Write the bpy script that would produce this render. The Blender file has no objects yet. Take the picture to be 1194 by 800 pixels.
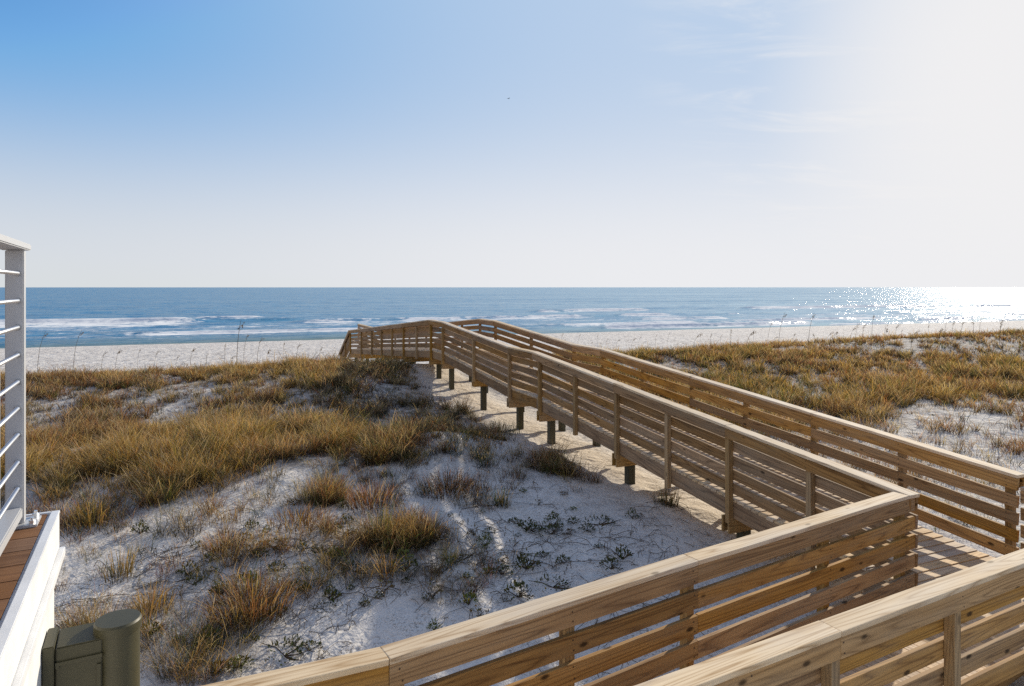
import bpy, bmesh, math, random
import numpy as np
from mathutils import Vector, Matrix

random.seed(7)
rng = np.random.default_rng(11)
scn = bpy.context.scene
col = scn.collection
PI = math.pi
CZ = 7.0                       # camera height above the sea; the terrain profile is written relative to the eye
F, CX, HY = 785.0, 597.0, 335.0

SUN_AZ, SUN_EL = math.radians(36.0), math.radians(21.3)
SUN = Vector((math.sin(SUN_AZ) * math.cos(SUN_EL), math.cos(SUN_AZ) * math.cos(SUN_EL), math.sin(SUN_EL)))

# ------------------------------------------------------------------ helpers
def tag(o, label=None, cat=None, group=None, kind=None):
    if label: o['label'] = label
    if cat: o['category'] = cat
    if group: o['group'] = group
    if kind: o['kind'] = kind
    return o

def empty(name, loc=(0, 0, 0)):
    o = bpy.data.objects.new(name, None); col.objects.link(o); o.location = loc
    o.empty_display_size = 0.2
    bpy.context.view_layer.update()
    return o

def link(name, me, mat=None, parent=None, M=None):
    o = bpy.data.objects.new(name, me); col.objects.link(o)
    if mat and not me.materials: me.materials.append(mat)
    if parent: o.parent = parent; o.matrix_parent_inverse = Matrix.Translation(parent.location).inverted()
    if M is not None: o.matrix_world = M if not parent else M
    return o

def np_mesh(name, verts, quads, smooth=False, colors=None, attr='col'):
    """Mesh from numpy arrays; every face is a quad."""
    me = bpy.data.meshes.new(name)
    v = np.ascontiguousarray(verts, dtype=np.float32); q = np.ascontiguousarray(quads, dtype=np.int32)
    me.vertices.add(len(v)); me.vertices.foreach_set('co', v.ravel())
    me.loops.add(q.size); me.loops.foreach_set('vertex_index', q.ravel())
    me.polygons.add(len(q))
    me.polygons.foreach_set('loop_start', np.arange(0, q.size, 4, dtype=np.int32))
    me.polygons.foreach_set('use_smooth', np.full(len(q), smooth))
    if colors is not None:
        a = me.color_attributes.new(attr, 'FLOAT_COLOR', 'POINT')
        c = np.ones((len(v), 4), dtype=np.float32); c[:, :colors.shape[1]] = colors
        a.data.foreach_set('color', c.ravel())
    me.update(calc_edges=True); me.validate()
    return me

def bm_mesh(name, bm, smooth=False):
    me = bpy.data.meshes.new(name); bm.normal_update(); bm.to_mesh(me); bm.free()
    if smooth: me.polygons.foreach_set('use_smooth', [True] * len(me.polygons))
    return me

def add_box(bm, c, s, M=None):
    r = bmesh.ops.create_cube(bm, size=1.0)
    for v in r['verts']:
        v.co = Vector((c[0] + v.co.x * s[0], c[1] + v.co.y * s[1], c[2] + v.co.z * s[2]))
        if M: v.co = M @ v.co
    return r['verts']

def add_tube(bm, pts, radii, n=8, cap=True):
    rings = []
    for i, p in enumerate(pts):
        p = Vector(p)
        a = Vector(pts[max(i - 1, 0)]); b = Vector(pts[min(i + 1, len(pts) - 1)])
        d = (b - a).normalized()
        ref = Vector((0, 0, 1)) if abs(d.z) < .9 else Vector((1, 0, 0))
        x = d.cross(ref).normalized(); y = d.cross(x)
        r = radii[i] if isinstance(radii, (list, tuple)) else radii
        rings.append([bm.verts.new(p + x * r * math.cos(2 * PI * k / n) + y * r * math.sin(2 * PI * k / n)) for k in range(n)])
    for a, b in zip(rings, rings[1:]):
        for k in range(n):
            bm.faces.new((a[k], a[(k + 1) % n], b[(k + 1) % n], b[k]))
    if cap:
        bm.faces.new(rings[0]); bm.faces.new(rings[-1][::-1])

# ------------------------------------------------------------------ noise on arrays
_T = np.random.default_rng(3).random((256, 256))
def vnoise(x, y):
    xi = np.floor(x).astype(int); yi = np.floor(y).astype(int)
    fx = x - xi; fy = y - yi
    fx = fx * fx * (3 - 2 * fx); fy = fy * fy * (3 - 2 * fy)
    a = _T[xi & 255, yi & 255]; b = _T[(xi + 1) & 255, yi & 255]
    c = _T[xi & 255, (yi + 1) & 255]; d = _T[(xi + 1) & 255, (yi + 1) & 255]
    return (a * (1 - fx) + b * fx) * (1 - fy) + (c * (1 - fx) + d * fx) * fy - .5
def fbm(x, y, o=4):
    s = 0; a = 1.; t = 0
    for k in range(o):
        s = s + a * vnoise(x * 2 ** k + 17.3 * k, y * 2 ** k + 5.1 * k); t += a; a *= .5
    return s / t
def sstep(a, b, x):
    t = np.clip((x - a) / (b - a), 0, 1); return t * t * (3 - 2 * t)

# ------------------------------------------------------------------ terrain
SH = math.sqrt(1 + .391 ** 2)
def shore_uv(X, Y):
    return (X + .391 * (Y - 99.2)) / SH, (Y - 99.2 - .391 * X) / SH      # along the shore, out to sea
def from_uv(u, v):
    return (u - .391 * v) / SH, (.391 * u + v) / SH + 99.2
PV = np.array([-600, -100, -95, -88, -80, -72, -69, -66.5, -63, -53, -48, -20, -6, 0, 10, 60, 400, 40000.])
PZ = np.array([-4.6, -4.3, -4.0, -3.8, -3.68, -3.58, -3.2, -3.02, -3.35, -5.1, -5.4, -5.8, -6.5, -7.05, -7.7, -10, -12, -12.])
def G(X, Y, cx, cy, sx, sy, h): return h * np.exp(-((X - cx) / sx) ** 2 - ((Y - cy) / sy) ** 2)
def terrain(X, Y):
    X = np.asarray(X, float); Y = np.asarray(Y, float)
    u, v = shore_uv(X, Y)
    vv = v + .8 * fbm(u / 9 + 3, v / 40, 2) * sstep(-95, -75, v) * (1 - sstep(-60, -45, v))
    z = np.interp(vv, PV, PZ)
    z = z + G(X, Y, -1.5, 4.5, 4.2, 3.8, -.75) + G(X, Y, -5.0, 13.6, 4.6, 2.6, .42)
    z = z + G(X, Y, -1.35, 14.2, 1.25, 1.5, .36) + G(X, Y, -6.3, 22.0, 2.4, 2.6, .30)
    z = z + G(X, Y, -3.4, 9.6, 1.6, 1.2, .16) + G(X, Y, -1.2, 10.4, 1.4, 1.6, .12)
    z = z + G(X, Y, -4.7, 21.3, 1.35, 2.2, .34) + G(X, Y, 32, 40, 22, 8, .30) + G(X, Y, 12, 14, 5, 4, -.15)
    near = 1 - sstep(-58, -50, v)
    z = z + near * (.16 * fbm(X / 2.6, Y / 2.6, 3) + .05 * fbm(X / .6 + 9, Y / .6, 2) * 1.0)
    z = z + (1 - near) * (1 - sstep(-10, -2, v)) * (.10 * fbm(X / 1.7, Y / 1.7, 3))
    foot = np.exp(-((X * .918 + Y * .396 - 6.9) / 1.5) ** 2)        # trampled strip under the boardwalk
    z = z + near * foot * .07 * fbm(X / .33, Y / .33, 2)
    z = z - near * .20 * np.exp(-((X * .918 + Y * .396 - 6.68 - 2.1) / 1.1) ** 2)
    return z + CZ
def ground(px, py):
    """World point of the terrain seen at a photograph position."""
    k = (px - CX) / F; s = (py - HY) / F
    Y = np.arange(3.0, 90, .02)
    f = (CZ - s * Y) - terrain(k * Y, Y)
    i = np.argmax(f < 0)
    return np.array([k * Y[i], Y[i], float(terrain(k * Y[i], Y[i]))])

def axis(parts):
    out = []
    for a, b, s in parts: out.append(np.arange(a, b, s))
    return np.concatenate(out)
def geo(a, b, n): return np.geomspace(a, b, n)
xs = np.concatenate([-geo(700, 60, 14), axis([(-55, -18, 1.2), (-18, 26, .1), (26, 70, .9)]), geo(72, 900, 16)])
ys = np.concatenate([axis([(-200, -20, 20), (-20, 3, .8), (3, 30, .1), (30, 60, .4), (60, 150, 1.6)]), geo(152, 600, 10)])
def grid_quads(nx, ny):
    i = np.arange(nx * ny).reshape(ny, nx)
    return np.stack([i[:-1, :-1].ravel(), i[:-1, 1:].ravel(), i[1:, 1:].ravel(), i[1:, :-1].ravel()], 1)

# ------------------------------------------------------------------ node helpers
def new_mat(name):
    m = bpy.data.materials.new(name); m.use_nodes = True
    nt = m.node_tree; b = nt.nodes['Principled BSDF']
    return m, nt, b
class N:
    def __init__(s, nt): s.nt = nt
    def n(s, typ, **kw):
        o = s.nt.nodes.new(typ)
        for k, v in kw.items(): setattr(o, k, v)
        return o
    def l(s, a, b): s.nt.links.new(a, b)
    def math(s, op, a, b=None, c=None, clamp=False):
        o = s.n('ShaderNodeMath', operation=op); o.use_clamp = clamp
        for i, x in enumerate((a, b, c)):
            if x is None: continue
            if isinstance(x, (int, float)): o.inputs[i].default_value = x
            else: s.l(x, o.inputs[i])
        return o.outputs[0]
    def vmath(s, op, a, b=None, out=0):
        o = s.n('ShaderNodeVectorMath', operation=op)
        for i, x in enumerate((a, b)):
            if x is None: continue
            if isinstance(x, (tuple, list)): o.inputs[i].default_value = x
            else: s.l(x, o.inputs[i])
        return o.outputs[out]
    def mix(s, f, a, b, blend='MIX'):
        o = s.n('ShaderNodeMix', data_type='RGBA', blend_type=blend)
        for i, x in ((0, f), (6, a), (7, b)):
            if isinstance(x, (int, float)): o.inputs[i].default_value = x
            elif isinstance(x, (tuple, list)): o.inputs[i].default_value = tuple(x)[:3] + (1,)
            else: s.l(x, o.inputs[i])
        return o.outputs[2]
    def noise(s, vec, scale, detail=3, rough=.55, dist=0, out=0):
        o = s.n('ShaderNodeTexNoise'); s.l(vec, o.inputs['Vector'])
        o.inputs['Scale'].default_value = scale; o.inputs['Detail'].default_value = detail
        o.inputs['Roughness'].default_value = rough; o.inputs['Distortion'].default_value = dist
        return o.outputs[out]
    def ramp(s, f, lo, hi):
        o = s.n('ShaderNodeMapRange'); o.interpolation_type = 'SMOOTHSTEP'
        s.l(f, o.inputs[0]); o.inputs[1].default_value = lo; o.inputs[2].default_value = hi
        return o.outputs[0]
    def bump(s, h, strength, dist):
        o = s.n('ShaderNodeBump'); s.l(h, o.inputs['Height'])
        o.inputs['Strength'].default_value = strength; o.inputs['Distance'].default_value = dist
        return o.outputs[0]

# ------------------------------------------------------------------ materials
def wood(name, light, dark, ring, knot=.5, grey=(.30, .28, .25), grey_amt=.3, vary=.3):
    m, nt, b = new_mat(name); q = N(nt)
    tc = q.n('ShaderNodeTexCoord'); oi = q.n('ShaderNodeObjectInfo')
    at = q.n('ShaderNodeAttribute'); at.attribute_name = 'tint'
    rnd = q.math('FRACT', q.math('ADD', oi.outputs['Random'], at.outputs['Fac']))
    off = q.n('ShaderNodeCombineXYZ')
    for i, k in enumerate((37.1, 11.3, 23.7)): q.l(q.math('MULTIPLY', rnd, k), off.inputs[i])
    base = q.vmath('ADD', tc.outputs['Object'], off.outputs[0])
    grain = q.noise(q.vmath('MULTIPLY', base, (1.0, 62, 62)), 1.0, 5, .6, .3)
    cont = q.noise(q.vmath('MULTIPLY', base, (.42, 8.5, 8.5)), 1.0, 1.5, .35, .1)
    rings = q.math('ABSOLUTE', q.math('SINE', q.math('MULTIPLY', cont, 34)))
    rings = q.math('POWER', rings, .55)
    fig = q.math('ADD', q.math('MULTIPLY', rings, .42), q.math('MULTIPLY', grain, .62))
    c = q.mix(q.ramp(fig, .22, .86), ring, light)
    patch = q.noise(q.vmath('MULTIPLY', base, (1.1, 2.5, 2.5)), 1.0, 3)
    c = q.mix(q.math('MULTIPLY', q.ramp(patch, .4, .72), .55), c, dark)
    c = q.mix(q.math('MULTIPLY', q.ramp(q.noise(q.vmath('MULTIPLY', base, (.8, 5, 5)), 1.3, 4), .42, .7), grey_amt), c, grey)
    vo = q.n('ShaderNodeTexVoronoi'); q.l(q.vmath('MULTIPLY', base, (3.0, 6.5, 6.5)), vo.inputs['Vector']); vo.inputs['Scale'].default_value = 1.0
    kn = q.math('SUBTRACT', 1.0, q.ramp(vo.outputs['Distance'], .07, .17))
    vs_ = q.n('ShaderNodeSeparateColor'); q.l(vo.outputs['Color'], vs_.inputs[0])
    kn = q.math('MULTIPLY', kn, q.math('GREATER_THAN', vs_.outputs[0], .45))
    c = q.mix(q.math('MULTIPLY', kn, knot), c, tuple(x * .22 for x in ring))
    hv = q.math('ADD', 1 - vary / 2, q.math('MULTIPLY', rnd, vary))
    h = q.n('ShaderNodeHueSaturation'); q.l(c, h.inputs['Color']); q.l(hv, h.inputs['Value'])
    q.l(q.math('ADD', .82, q.math('MULTIPLY', q.math('FRACT', q.math('MULTIPLY', rnd, 7.3)), .34)), h.inputs['Saturation'])
    q.l(h.outputs[0], b.inputs['Base Color'])
    b.inputs['Roughness'].default_value = .78; b.inputs['Specular IOR Level'].default_value = .22
    q.l(q.bump(q.math('SUBTRACT', fig, q.math('MULTIPLY', kn, .4)), .35, .004), b.inputs['Normal'])
    return m

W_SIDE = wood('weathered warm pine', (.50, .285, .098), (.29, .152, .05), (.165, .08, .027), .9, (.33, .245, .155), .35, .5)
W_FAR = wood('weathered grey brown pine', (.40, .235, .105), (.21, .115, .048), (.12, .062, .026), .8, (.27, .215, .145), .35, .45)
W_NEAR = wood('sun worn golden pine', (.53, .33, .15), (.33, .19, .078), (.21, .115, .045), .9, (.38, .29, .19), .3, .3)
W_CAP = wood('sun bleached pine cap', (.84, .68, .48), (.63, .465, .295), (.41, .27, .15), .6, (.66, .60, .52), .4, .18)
W_DECK = wood('sun bleached deck pine', (.76, .56, .35), (.54, .38, .22), (.34, .22, .12), .45, (.48, .42, .345), .45, .35)
W_PILE = wood('dark treated pile', (.11, .095, .055), (.06, .055, .032), (.05, .042, .025), .3, (.13, .13, .10), .3)
W_POST = wood('pine post', (.46, .285, .11), (.29, .165, .06), (.18, .098, .035), .5, (.29, .23, .15), .3)

def flat(name, colr, rough=.5, bump=0, metal=0, var=.06, scale=6):
    m, nt, b = new_mat(name); q = N(nt); tc = q.n('ShaderNodeTexCoord')
    n = q.noise(tc.outputs['Object'], scale, 5)
    f = q.noise(q.vmath('MULTIPLY', tc.outputs['Object'], (9, 9, 1.2)), 3, 3)
    c = q.mix(q.ramp(n, .3, .7), tuple(x * (1 - var) for x in colr), colr)
    c = q.mix(q.math('MULTIPLY', q.ramp(f, .52, .8), var * 1.6), c, tuple(x * .6 for x in colr))
    q.l(c, b.inputs['Base Color'])
    b.inputs['Roughness'].default_value = rough; b.inputs['Metallic'].default_value = metal
    if bump: q.l(q.bump(q.noise(tc.outputs['Object'], 60, 4), bump, .003), b.inputs['Normal'])
    return m
WHITE = flat('white stucco paint', (.80, .785, .75), .6, .25, 0, .14)
TRIM = flat('white trim paint', (.80, .80, .80), .4, .08, 0, .12)
METAL = flat('white powder coated aluminium', (.52, .52, .525), .38, 0, .15, .04)
ROD = flat('brushed steel rod', (.78, .78, .78), .25, 0, .7, .03)
OLIVE = flat('olive green painted metal', (.060, .053, .023), .5, .06, 0, .12, 9)

def decking_mat():
    return wood('brown composite decking', (.23, .115, .055), (.16, .078, .036), (.13, .06, .028), 0, (.2, .12, .07), .15, .2)
W_BALC = decking_mat()

def sand_mat():
    m, nt, b = new_mat('white quartz sand'); q = N(nt)
    geo_ = q.n('ShaderNodeNewGeometry'); P = geo_.outputs['Position']
    a = q.n('ShaderNodeAttribute'); a.attribute_name = 'col'
    sep = q.n('ShaderNodeSeparateColor'); q.l(a.outputs['Color'], sep.inputs[0])
    c = q.mix(q.ramp(q.noise(P, .55, 4), .35, .7), (.77, .72, .655), (.67, .62, .56))
    c = q.mix(q.math('MULTIPLY', q.ramp(q.noise(P, 14, 5, .7), .5, .75), .35), c, (.46, .41, .36))
    c = q.mix(q.math('MULTIPLY', sep.outputs[1], .55), c, (.58, .475, .345))          # trampled tan sand
    deb = q.math('MULTIPLY', q.ramp(q.noise(P, 30, 6, .78), .51, .61), q.ramp(q.noise(P, 2.2, 3), .34, .55))
    litter = q.math('MULTIPLY', sep.outputs[0], q.math('ADD', .25, q.math('MULTIPLY', q.ramp(q.noise(P, 5, 5, .7), .4, .62), .75)))
    c = q.mix(q.math('MULTIPLY', litter, .85), c, (.115, .078, .045))
    c = q.mix(q.math('MULTIPLY', q.math('MULTIPLY', deb, q.math('SUBTRACT', 1.0, a.outputs['Alpha'])), .75), c, (.16, .125, .09))
    c = q.mix(sep.outputs[2], c, (.36, .32, .27))                                      # wet sand
    spk = q.math('MULTIPLY', q.math('SUBTRACT', 1.0, q.ramp(q.noise(q.vmath('MULTIPLY', P, (1.0, .45, 1)), 2.4, 4, .7), .36, .50)), a.outputs['Alpha'])
    c = q.mix(q.math('MULTIPLY', spk, .62), c, (.22, .19, .18))  # shaded sides of beach footprints painted in as dark flecks
    q.l(c, b.inputs['Base Color'])
    b.inputs['Roughness'].default_value = .9; b.inputs['Specular IOR Level'].default_value = .15
    h = q.math('ADD', q.math('MULTIPLY', q.noise(P, 2.6, 4, .6), 1.0), q.math('ADD', q.math('MULTIPLY', q.noise(P, 11, 4, .65), .30), q.math('MULTIPLY', q.noise(P, 45, 3, .7), .10)))
    vo = q.n('ShaderNodeTexVoronoi'); q.l(q.vmath('ADD', P, q.vmath('SCALE', q.noise(P, 3, 2, out=1), None)), vo.inputs['Vector'])
    vo.inputs['Scale'].default_value = 2.3; vo.feature = 'SMOOTH_F1'
    h = q.math('ADD', h, q.math('MULTIPLY', q.ramp(vo.outputs['Distance'], .05, .5), .35))
    bch = a.outputs['Alpha']
    hb = q.math('MULTIPLY', q.math('MULTIPLY', q.noise(P, 2.1, 3, .7), 2.6), bch)
    q.l(q.bump(q.math('ADD', h, hb), .5, .16), b.inputs['Normal'])
    return m

def leaf_mat(name, trans=.45, rough=.55):
    m = bpy.data.materials.new(name); m.use_nodes = True; nt = m.node_tree; nt.nodes.clear(); q = N(nt)
    a = q.n('ShaderNodeAttribute'); a.attribute_name = 'col'
    d = q.n('ShaderNodeBsdfDiffuse'); t = q.n('ShaderNodeBsdfTranslucent'); g = q.n('ShaderNodeBsdfGlossy')
    g.inputs['Roughness'].default_value = rough; g.inputs['Color'].default_value = (.7, .7, .65, 1)
    q.l(a.outputs['Color'], d.inputs['Color']); q.l(q.mix(1.0, a.outputs['Color'], (1.22, 1.10, .72), 'MULTIPLY'), t.inputs['Color'])
    m1 = q.n('ShaderNodeMixShader'); m1.inputs[0].default_value = trans
    q.l(d.outputs[0], m1.inputs[1]); q.l(t.outputs[0], m1.inputs[2])
    m2 = q.n('ShaderNodeMixShader'); m2.inputs[0].default_value = .04
    q.l(m1.outputs[0], m2.inputs[1]); q.l(g.outputs[0], m2.inputs[2])
    o = q.n('ShaderNodeOutputMaterial'); q.l(m2.outputs[0], o.inputs[0])
    return m
GRASS = leaf_mat('dry dune grass blade', .5)
LEAF = leaf_mat('fleshy green leaf', .3, .4)
TWIG = flat('dry brown stem', (.10, .07, .045), .9)

def sea_mat():
    m, nt, b = new_mat('sea water and foam'); q = N(nt)
    tc = q.n('ShaderNodeTexCoord'); P = tc.outputs['Object']
    a = q.n('ShaderNodeAttribute'); a.attribute_name = 'col'
    sep = q.n('ShaderNodeSeparateColor'); q.l(a.outputs['Color'], sep.inputs[0])
    foam, shal, dist = sep.outputs[0], sep.outputs[1], sep.outputs[2]  # dist: sun-side bearing mask for the painted glint and haze, not distance
    # wave slopes written straight into the normal, so that they do not fade with distance
    nv = q.vmath('SUBTRACT', q.noise(q.vmath('MULTIPLY', P, (.10, .30, .3)), 1.0, 6, .68, out=1), (.5, .5, .5))
    n2 = q.vmath('SUBTRACT', q.noise(q.vmath('MULTIPLY', P, (.9, 1.9, 1.5)), 1.0, 4, .65, out=1), (.5, .5, .5))
    sl = q.vmath('ADD', q.vmath('MULTIPLY', nv, (2.3, 2.1, 0)), q.vmath('MULTIPLY', n2, (1.5, 1.1, 0)))
    g = q.n('ShaderNodeNewGeometry')
    c = q.mix(shal, (.035, .205, .38), (.17, .175, .075))
    c = q.mix(q.math('MULTIPLY', dist, .85), c, (.58, .77, .84))  # sun-side glint and haze painted into the water colour, by bearing
    band = q.noise(q.vmath('MULTIPLY', P, (.004, .03, .1)), 1.0, 4)
    c = q.mix(q.math('MULTIPLY', q.ramp(band, .4, .65), .5), c, (.02, .22, .42))
    fn = q.math('ADD', q.math('MULTIPLY', q.noise(q.vmath('MULTIPLY', P, (.5, .9, 1)), 1.0, 7, .72), .65), q.math('MULTIPLY', q.noise(q.vmath('MULTIPLY', P, (.09, .35, 1)), 1.0, 4, .6), .35))
    fm = q.ramp(q.math('ADD', foam, q.math('MULTIPLY', q.math('SUBTRACT', fn, .5), 2.6)), .38, .66)
    c = q.mix(fm, c, (.82, .83, .83))
    nt.nodes.remove(b)
    nrm = q.vmath('NORMALIZE', q.vmath('ADD', g.outputs['Normal'], sl))
    d = q.n('ShaderNodeBsdfDiffuse'); q.l(c, d.inputs['Color'])
    q.l(q.vmath('NORMALIZE', q.vmath('ADD', g.outputs['Normal'], q.vmath('MULTIPLY', sl, (.5, .5, .5)))), d.inputs['Normal'])
    gl = q.n('ShaderNodeBsdfGlossy'); gl.inputs['Roughness'].default_value = .11; q.l(nrm, gl.inputs['Normal'])
    lw = q.n('ShaderNodeLayerWeight'); lw.inputs['Blend'].default_value = .5; q.l(nrm, lw.inputs['Normal'])
    fr = q.math('ADD', .03, q.math('MULTIPLY', .43, q.math('POWER', lw.outputs['Facing'], 3.0)))
    fr = q.math('MULTIPLY', fr, q.math('SUBTRACT', 1.0, q.math('MULTIPLY', q.math('MAXIMUM', fm, q.math('MULTIPLY', shal, .8)), .9)))
    mx = q.n('ShaderNodeMixShader'); q.l(fr, mx.inputs[0]); q.l(d.outputs[0], mx.inputs[1]); q.l(gl.outputs[0], mx.inputs[2])
    q.l(mx.outputs[0], nt.nodes['Material Output'].inputs[0])
    return m

# ------------------------------------------------------------------ projection of arrays (used to read the photograph's planting pattern)
def to_px(X, Y, Z): return CX + F * X / Y, HY - F * (Z - CZ) / Y

def density(X, Y):
    """How thickly the dune is grown over, 0..1."""
    Z = terrain(X, Y); u, v = shore_uv(X, Y)
    px, py = to_px(X, np.maximum(Y, .5), Z)
    n1 = fbm(X / 1.5 + 40, Y / 1.9 + 7, 3); n2 = fbm(X / 3.8 + 80, Y / 3.8, 2)
    Dw = X * .918 + Y * .396 - 6.68                      # distance to the right of the boardwalk's outer line
    left = Dw < 0
    d = np.zeros_like(X)
    # left field
    dl = np.interp(Y, [6, 8.5, 9.8, 10.8, 11.8, 13, 15, 16.3, 18, 20, 22, 26, 32], [.02, .03, .05, .10, .36, .74, .88, .74, .68, .74, .95, .95, .4])
    dl = dl + .16 * (Y > 8.2) * (Y < 12) * sstep(-3.2, -1.5, X)
    dl = dl * (1 - .72 * sstep(-2.1, -.55, X + .22 * (Y - 13)) * (1 - sstep(16, 19, Y)))
    dl = dl * (1 - .85 * sstep(-2.3, -.9, Dw + .9 * (1 - sstep(16.5, 19, Y)) - .8 * sstep(16.5, 19, Y)))
    dl = dl + (2.3 * n1 + .9 * n2 + .9 * fbm(X / .8 + 3, Y / .8 + 9, 2)) * (dl > .02) + .03 + .10 * sstep(11.5, 13, Y)
    dl = dl + .30 * sstep(-4.2, -7, X) * (Y > 10) * (Y < 14)
    hol = sstep(14.6, 15.6, Y) * (1 - sstep(20.5, 22.5, Y))
    dl = np.maximum(dl, (.50 + .9 * n1) * hol * (X < 0) * (Dw < -1.2))
    dl = np.maximum(dl, .16 * (Y > 9.6) * (Y < 13) * (X < -1))
    dl = np.maximum(dl, (.85 + .8 * n1) * np.exp(-((X + 3.9) / 1.9) ** 2 - ((Y - 19.5) / 4.5) ** 2) * (Dw < -.7))
    dl = np.maximum(dl, (.34 + .9 * n1) * np.exp(-((X + 1.15) / 1.0) ** 2 - ((Y - 12.9) / 2.1) ** 2))
    # right field
    dr = np.interp(v, [-92, -86, -83, -80, -78.5, -77, -70, -64, -60], [.10, .16, .34, .42, .62, .92, .98, .98, .85])
    dr = dr + .9 * n1 + .4 * n2
    dr = np.maximum(dr, .74 * sstep(-78, -74.5, v)) * sstep(1.6, 3.4, Dw)
    d = np.where(left, dl, dr)
    e6 = 7 * sstep(12, 22, X)
    d = d * (1 - sstep(-62 + e6, -57 + e6, v))
    return np.clip(d, 0, 1)

# ------------------------------------------------------------------ ground
gx, gy = np.meshgrid(xs, ys)
gz = terrain(gx, gy)
gu, gv = shore_uv(gx, gy)
dens = density(gx.ravel(), gy.ravel()).reshape(gx.shape)
tan = np.exp(-((gx * .918 + gy * .396 - 7.6) / 1.3) ** 2) * (gv > -90) * (gv < -66)
wet = sstep(-7, -1.5, gv + 1.5 * fbm(gu / 12, gv / 6, 2)) * (gv < 5)
beach = sstep(-56, -50, gv) * (1 - sstep(-9, -4, gv))
gc = np.stack([np.clip(dens * 1.1, 0, 1).ravel(), tan.ravel(), wet.ravel(), beach.ravel()], 1)
ground_me = np_mesh('ground', np.stack([gx.ravel(), gy.ravel(), gz.ravel()], 1), grid_quads(len(xs), len(ys)), True, gc)
tag(link('ground', ground_me, sand_mat()), kind='structure', label='white sand dunes and beach')

# ------------------------------------------------------------------ sea
us = np.concatenate([-geo(40000, 400, 14), axis([(-380, -120, 5), (-120, 260, .8), (260, 640, 4)]), geo(650, 40000, 16)])
vs = np.concatenate([axis([(-4, 30, .33), (30, 110, .45), (110, 260, 2.0)]), geo(262, 45000, 50)])
U, V = np.meshgrid(us, vs)
Z = np.zeros_like(U); foam = np.zeros_like(U)
near = 1 - sstep(150, 400, V)
Z += near * (.16 * fbm(U / 30, V / 6, 3) + .10 * fbm(U / 5, V / 2.2, 2))
def breaker(v0, A, w, u_noise, trail, seed, lo=-.1, hi=.2, base=0, mask=None, wander=5):
    """One line of surf: a ridge that stands where the along-shore noise lets it, with white water running inshore of it."""
    global Z, foam
    vc = v0 + wander * fbm(U / 60 + seed, U * 0 + seed, 2) + 1.5 * fbm(U / 12 + seed, U * 0 + seed * 2, 2)
    amp = sstep(lo, hi, fbm(U / u_noise + seed * 3.1, U * 0 + 4.2 + seed, 2) + base)
    if mask is not None: amp = mask
    t = (V - vc) / w
    Z += A * amp * np.where(t < 0, np.exp(-(t / .55) ** 2), np.exp(-(t / 1.7) ** 2))
    s = (vc - V) / trail + .35 * fbm(U / 5 + seed, V / 4, 2)
    f = np.where((vc - V) < -.5, 0, 1 - .92 * sstep(.10, 1.15, s)) * (s < 1.25)
    foam = np.maximum(foam, amp * f * (.78 + .7 * fbm(U / 6 + seed, V / 2.5, 3)))
breaker(60, .9, 2.6, 60, 27, 3.3, mask=1 - sstep(-50, -40, U), wander=3)
breaker(62, .75, 2.6, 60, 4, 9.3, mask=.55 * sstep(-46, -38, U) * (1 - sstep(-30, -22, U)), wander=2)
breaker(52, .6, 2.4, 40, 20, 2.1, mask=.85 * sstep(-32, -22, U) * (1 - sstep(70, 120, U)) * sstep(-.25, .1, fbm(U / 14, U * 0 + 3, 2)), wander=6)
breaker(84, .65, 3.2, 34, 9, 1.7, -.06, .10)
breaker(74, .5, 2.6, 22, 6, 6.1, .06, .2)
breaker(33, .40, 2.0, 24, 6, 8.9, .0, .15)
breaker(20, .35, 1.8, 28, 7, 12.4, -.04, .12)
breaker(9, .55, 1.6, 18, 6, 5.5, -.02, .14, mask=sstep(-10, 10, U) * sstep(-.26, -.04, fbm(U / 18 + 7, U * 0 + 8, 2)))
breaker(3.5, .22, 1.1, 30, 2.0, 15.0, -.05, .1)
foam = np.maximum(foam, .40 * np.exp(-((V - 30) / 24) ** 2) * (1 + 1.4 * fbm(U / 16, V / 5 + 30, 3)))
swash = -1.6 + 1.6 * fbm(U / 9 + 50, U * 0, 3)
foam = np.maximum(foam, .85 * np.exp(-((V - swash - .8) / .7) ** 2))
Z += -.35 * (1 - sstep(-3, 3, V)) * 0
Z -= sstep(1.0, -4.0, V) * .12
shal = np.exp(-np.clip(V, 0, None) / 9.0)
ridge = np.clip(Z * 1.0, 0, 1) * (V < 120) * .35
sc = np.stack([np.clip(foam, 0, 1.2).ravel(), np.clip(shal * .8 + ridge, 0, 1).ravel(), sstep(-.55, 1.0, np.arctan2(U, np.abs(V) + 110)).ravel()], 1)  # third channel: bearing towards the sun side, mask for the painted haze
sx, sy = from_uv(U.ravel(), V.ravel())
# the sea keeps its own axes: x along the shore, y out to sea
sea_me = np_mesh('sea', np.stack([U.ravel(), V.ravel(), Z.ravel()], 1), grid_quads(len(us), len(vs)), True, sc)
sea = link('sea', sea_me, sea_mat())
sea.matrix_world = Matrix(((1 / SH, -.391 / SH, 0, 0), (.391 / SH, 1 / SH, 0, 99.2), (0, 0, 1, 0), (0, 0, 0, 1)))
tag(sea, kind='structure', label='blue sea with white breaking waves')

# ------------------------------------------------------------------ boardwalk
bw = empty('boardwalk', (3.0, 12.0, CZ - 3.6))
tag(bw, 'long weathered wooden boardwalk on piles climbing over the dune to the beach', 'boardwalk')

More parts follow.
